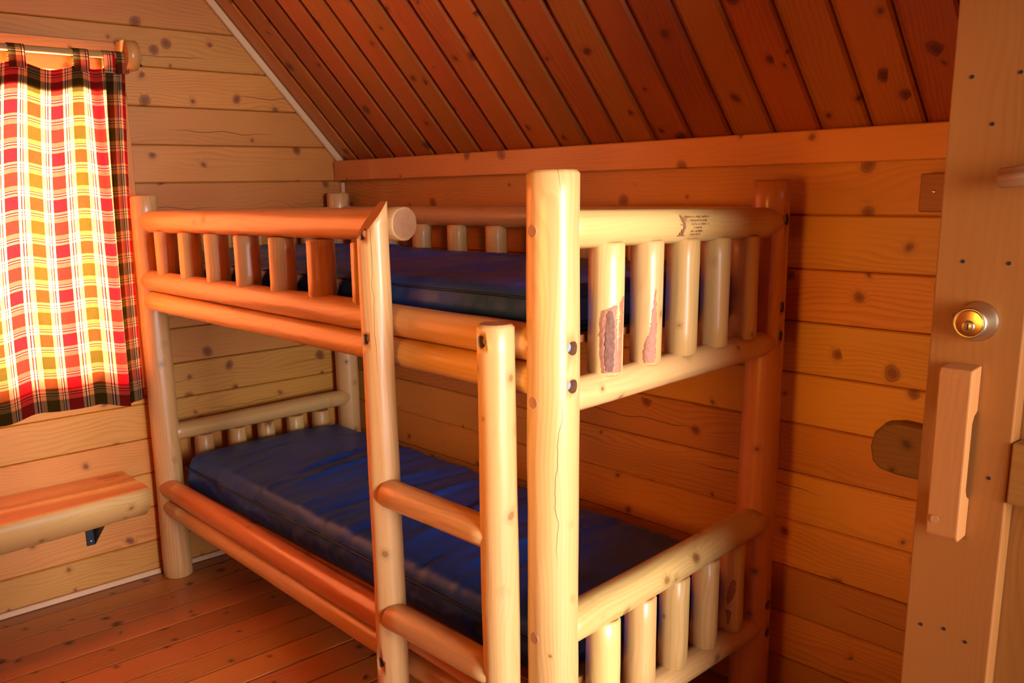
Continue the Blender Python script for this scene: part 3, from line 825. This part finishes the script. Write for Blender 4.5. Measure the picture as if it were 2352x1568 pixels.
# ------------------------------------------------------------------ mattresses
def mattress(name, x0, x1, y0, y1, ztop_f, zbot, seed, folds, pad=.03, scrunch=.004):
    so = Vector((seed*3.1, seed*1.7, 0))
    nx_, ny_ = 150, 66
    R = pad
    bm = bmesh.new()
    def shape(u, v):   # u,v in 0..1 over top incl. rounded rim that turns down the sides
        return u, v
    # perimeter param: rows go from front bottom edge, over the top, to the back bottom edge
    prof = []   # (y offset param, z param 0 bottom..1 top, inside)
    def zt(x, y):
        z = ztop_f(x, y)
        for (ax, ay, ang, amp, wd, ln) in folds:
            dx, dy = x-ax, y-ay
            c_, s_ = math.cos(ang), math.sin(ang)
            al = dx*c_+dy*s_; ac = -dx*s_+dy*c_
            z += amp*math.exp(-(ac/wd)**2)*math.exp(-(al/ln)**4)
        q = Vector((x*7, y*2.2, 0))+so
        z += .0035*noise.noise(q)+.0022*noise.noise(Vector((x*22+y*3, y*5, 1))+so)
        return z
    def side(x, y, k):
        q = Vector((x*14, y*14, k*2.5))+so
        return scrunch*noise.noise(q)+scrunch*.6*noise.noise(q*2.3)
    grid = []
    NSIDE = 9
    for i in range(nx_+1):
        u = i/nx_
        colv = []
        # corner rounding in plan
        for j in range(-NSIDE, ny_+NSIDE+1):
            v = min(1, max(0, j/ny_)); 
            x = x0+(x1-x0)*u; y = y0+(y1-y0)*v
            zz = zt(x, y)
            # distance to rim for the rounded top edge
            def rnd(dd): 
                dd = max(0, min(R, dd)); return R-math.sqrt(max(0, R*R-(R-dd)**2))
            zz -= rnd(y-y0)*.7 + rnd(y1-y)*.7 + rnd(x-x0)*.7 + rnd(x1-x)*.7
            if j < 0 or j > ny_:
                k = (-j if j < 0 else j-ny_)/NSIDE
                z = zz+(zbot-zz)*k
                bulge = .012*math.sin(math.pi*k)+side(x, y, k)*math.sin(math.pi*min(1, k*1.1))
                y2 = y-bulge if j < 0 else y+bulge
                colv.append(bm.verts.new((x, y2, z)))
            else: colv.append(bm.verts.new((x, y, zz)))
        grid.append(colv)
    for a, b in zip(grid, grid[1:]):
        for k in range(len(a)-1):
            bm.faces.new((a[k], b[k], b[k+1], a[k+1])).smooth = True
    # the two ends
    for colv, s in ((grid[0], -1), (grid[-1], 1)):
        topv = colv[NSIDE:NSIDE+ny_+1]
        prev = topv
        for k in range(1, NSIDE+1):
            rowv = []
            for idx, tv in enumerate(topv):
                if idx == 0: rowv.append(colv[NSIDE-k]); continue
                if idx == len(topv)-1: rowv.append(colv[NSIDE+ny_+k]); continue
                kk = k/NSIDE; z = tv.co.z+(zbot-tv.co.z)*kk
                rowv.append(bm.verts.new((tv.co.x+s*(.012*math.sin(math.pi*kk)+side(tv.co.x, tv.co.y, kk)*math.sin(math.pi*kk)), tv.co.y, z)))
            for a in range(len(topv)-1):
                bm.faces.new((prev[a], prev[a+1], rowv[a+1], rowv[a])).smooth = True
            prev = rowv
    bmesh.ops.recalc_face_normals(bm, faces=bm.faces)
    me = bpy.data.meshes.new(name); bm.to_mesh(me); bm.free()
    return me
def piping(path, r=.0035):
    """tube along a closed path"""
    bm = bmesh.new(); n = len(path); rings = []
    for i, p in enumerate(path):
        t = (path[(i+1) % n]-path[i-1]).normalized(); a = t.cross(Vector((0, 0, 1))).normalized(); b = Vector((0, 0, 1))
        rings.append([bm.verts.new(p+a*r*math.cos(q*math.pi/3)+b*r*math.sin(q*math.pi/3)) for q in range(6)])
    for i in range(n):
        a, b = rings[i], rings[(i+1) % n]
        for k in range(6): bm.faces.new((a[k], a[(k+1) % 6], b[(k+1) % 6], b[k])).smooth = True
    bmesh.ops.recalc_face_normals(bm, faces=bm.faces)
    me = bpy.data.meshes.new('piping'); bm.to_mesh(me); bm.free()
    return me
rgm = random.Random(11)
foldsL = [(.62+.115*i+rgm.uniform(-.03, .03), -.47+rgm.uniform(-.12, .12), math.radians(90+rgm.uniform(-2, 14)), rgm.uniform(.007, .014)*(1 if i % 2 else -.8), rgm.uniform(.010, .022), rgm.uniform(.22, .40)) for i in range(11)]
foldsL += [(rgm.uniform(.3, 1.9), rgm.uniform(-.8, -.2), math.radians(rgm.uniform(80, 112)), rgm.uniform(-.007, .008), rgm.uniform(.007, .013), rgm.uniform(.10, .28)) for i in range(26)]
foldsL += [(.95+.16*i, -.83, math.radians(rgm.uniform(70, 110)), rgm.choice((-.008, .006)), .010, .08) for i in range(7)]
zl = lambda x, y: .508-.017*(x/2.1)+.012*math.sin(math.pi*min(1, max(0, (y+.88)/.76)))
ml = mattress('mattress', .136, 2.086, -.870, -.172, zl, .372, 1, foldsL, pad=.045, scrunch=.010)
ma = link('mattress', ml, M['blue']); ma.location = (0, 0, 0)
foldsU = [(rgm.uniform(.2, 2.0), rgm.uniform(-.8, -.2), math.radians(rgm.uniform(20, 70)), rgm.uniform(-.007, .009), rgm.uniform(.009, .022), rgm.uniform(.08, .25)) for i in range(40)]
zu = lambda x, y: 1.284+.010*math.sin(math.pi*min(1, max(0, (y+.88)/.76)))*(1.3-.4*x/2.1)
mu = mattress('mattress', .132, 2.092, -.864, -.166, zu, 1.188, 2, foldsU, pad=.022, scrunch=.004)
def setup_mattress(me, x0, x1, y0, y1, zs, label, zo):
    root = empty('mattress', ((x0+x1)/2, (y0+y1)/2, zo)); tag(root, label, 'mattress', 'blue bunk mattresses')
    link('cover', me, M['blue'], root, I4)
    for z, d in zs:
        path = []
        for i in range(60): path.append(Vector((x0+(x1-x0)*i/60, y0-d, z)))
        for i in range(24): path.append(Vector((x1+d, y0+(y1-y0)*i/24, z)))
        for i in range(60): path.append(Vector((x1-(x1-x0)*i/60, y1+d, z)))
        for i in range(24): path.append(Vector((x0-d, y1-(y1-y0)*i/24, z)))
        for i, p in enumerate(path): p.z += .0025*noise.noise(Vector((p.x*6, p.y*6, z)))
        link('piping', piping(path), M['navy'], root, I4)
bpy.data.objects.remove(ma)
setup_mattress(ml, .136, 2.086, -.870, -.172, ((.452, .009),), 'thick navy blue mattress with wrinkled cover on the lower bunk', .372)
setup_mattress(mu, .132, 2.092, -.864, -.166, ((1.262, .004), (1.205, .008), (1.191, .004)), 'thin navy blue mattress with piped edges on the upper bunk', 1.188)

# ------------------------------------------------------------------ small wooden things on the back wall
bm = bmesh.new()
out = [(2.436, .800), (2.428, .838), (2.436, .876), (2.462, .905), (2.50, .913), (2.62, .906), (2.66, .88), (2.665, .83), (2.645, .785), (2.60, .775), (2.50, .776), (2.455, .784)]
cx, cz = 2.54, .845
a = [bm.verts.new((x_-cx, .034, z_-cz)) for x_, z_ in out]
a2 = [bm.verts.new(((x_-cx)*.93, .042, (z_-cz)*.92)) for x_, z_ in out]
b = [bm.verts.new((x_-cx, .003, z_-cz)) for x_, z_ in out]
n = len(out)
for k in range(n):
    bm.faces.new((a[k], a[(k+1) % n], b[(k+1) % n], b[k])); bm.faces.new((a2[k], a2[(k+1) % n], a[(k+1) % n], a[k]))
bm.faces.new(a2); bm.faces.new(b[::-1])
bmesh.ops.recalc_face_normals(bm, faces=bm.faces)
me = bpy.data.meshes.new('log_slab'); bm.to_mesh(me); bm.free()
o = link('log_slab', me, M['slab']); o.matrix_local = Matrix(((1, 0, 0, cx), (0, -1, 0, 0), (0, 0, 1, cz), (0, 0, 0, 1)))
tag(o, 'dark round-ended log slab fixed low on the back wall behind the door', 'log slab')
wbk = empty('wood_block', (2.55, -.003, 1.425)); tag(wbk, 'small square wooden block screwed to the back wall beside the door', 'wood block')
link('block', box_me('block', -.048, .048, -.018, .018, -.0445, .0445, .003), M['door'], wbk, Matrix.Translation((2.548, -.021, 1.4705)))
link('screw', revolve_me('screw', [(0, 0), (.0012, .0035), (0, .0045)], 14), M['brass'], wbk, frame((2.533, -.0392, 1.473), (2.533, -.1, 1.473)))

# ------------------------------------------------------------------ open door
YD = -.600
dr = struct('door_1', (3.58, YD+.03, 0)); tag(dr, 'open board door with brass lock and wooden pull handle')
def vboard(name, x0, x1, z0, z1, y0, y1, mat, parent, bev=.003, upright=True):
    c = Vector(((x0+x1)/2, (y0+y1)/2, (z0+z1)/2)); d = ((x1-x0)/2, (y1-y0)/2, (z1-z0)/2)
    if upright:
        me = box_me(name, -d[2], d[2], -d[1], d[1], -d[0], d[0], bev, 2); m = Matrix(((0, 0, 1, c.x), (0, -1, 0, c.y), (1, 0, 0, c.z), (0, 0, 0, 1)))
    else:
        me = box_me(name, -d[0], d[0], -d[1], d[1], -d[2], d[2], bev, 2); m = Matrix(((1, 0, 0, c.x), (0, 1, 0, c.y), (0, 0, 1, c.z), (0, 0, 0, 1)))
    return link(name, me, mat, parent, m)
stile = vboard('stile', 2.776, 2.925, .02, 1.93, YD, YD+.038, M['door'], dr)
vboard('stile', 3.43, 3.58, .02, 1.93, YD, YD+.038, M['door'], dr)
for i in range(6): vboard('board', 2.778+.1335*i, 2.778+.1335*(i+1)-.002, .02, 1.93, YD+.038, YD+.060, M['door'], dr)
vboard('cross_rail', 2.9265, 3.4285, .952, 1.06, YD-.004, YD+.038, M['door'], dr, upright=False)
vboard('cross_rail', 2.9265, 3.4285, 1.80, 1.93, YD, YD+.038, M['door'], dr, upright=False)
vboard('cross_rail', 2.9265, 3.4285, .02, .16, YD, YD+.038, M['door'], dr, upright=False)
# knob
kn = link('knob', revolve_me('knob', [(0, 0), (0, .034), (.003, .0345), (.006, .033), (.012, .0315), (.030, .0285), (.034, .0275), (.037, .0265), (.0385, .0255), (.0392, .0235), (.0385, .022), (.0375, .0), ], 40), M['brass_dull'], dr, frame((2.853, YD, 1.262), (2.853, YD-1, 1.262)))
link('knob_face', revolve_me('knob_face', [(0, .0225), (.0012, .0225), (.0016, .021), (.0012, .0), ], 36), M['brass'], kn, frame((2.853, YD-.0378, 1.262), (2.853, YD-1, 1.262)))
kc = link('key_cylinder', revolve_me('key_cylinder', [(0, .010), (.004, .0098), (.0052, .0085), (.0045, 0)], 28), M['brass_dull'], kn, frame((2.853, YD-.0385, 1.257), (2.853, YD-1, 1.257)))
link('keyhole', box_me('keyhole', -.0011, .0011, -.0004, .0004, -.005, .005), M['dark'], kn, Matrix.Translation((2.853, YD-.0434, 1.257)))
# pull handle: a notched bar, side profile in (out from door, z)
bm = bmesh.new()
prof = [(0, .876), (.034, .872), (.040, .880), (.043, 1.170), (.040, 1.182), (.0, 1.186), (0, 1.105), (.012, 1.098), (.018, 1.085), (.018, .965), (.012, .952), (.0, .945)]
a = [bm.verts.new((z_-1.03, -.027, y_)) for y_, z_ in prof]; b = [bm.verts.new((z_-1.03, .027, y_)) for y_, z_ in prof]
n = len(prof)
for k in range(n): bm.faces.new((a[k], a[(k+1) % n], b[(k+1) % n], b[k]))
bm.faces.new(a[::-1]); bm.faces.new(b)
bmesh.ops.recalc_face_normals(bm, faces=bm.faces)
bmesh.ops.bevel(bm, geom=bm.edges[:], offset=.0028, segments=2, affect='EDGES', profile=.6)
me = bpy.data.meshes.new('pull_handle'); bm.to_mesh(me); bm.free()
# local X = up, local Y = across, local Z = out of the door (-Y)
ha = link('pull_handle', me, M['handle'], dr, Matrix(((0, 1, 0, 2.840), (0, 0, -1, YD), (1, 0, 0, 1.03), (0, 0, 0, 1))))
link('handle_plug', cyl_me('handle_plug', .007, .0015, 16), M['end'], ha, frame((2.828, YD-.0425, .908), (2.828, YD-1, .908)))
# latch peg
log('latch_peg', dr, (2.872, YD-.022, 1.500), (3.25, YD-.022, 1.545), .0165, .0175, mat='peg', ch0=.003, ch1=.003, facets=6, facet_amt=.05)
# plugged nail holes
for x_, z_ in ((2.820, 1.362), (2.892, 1.362), (2.808, 1.666), (2.881, 1.666), (2.846, 1.588), (2.805, .681), (2.846, .687), (2.884, .675), (2.895, .99)):
    link('nail', cyl_me('nail', .0033, .0012, 12), M['dark'], stile, frame((x_, YD+.0004, z_), (x_, YD-1, z_)))
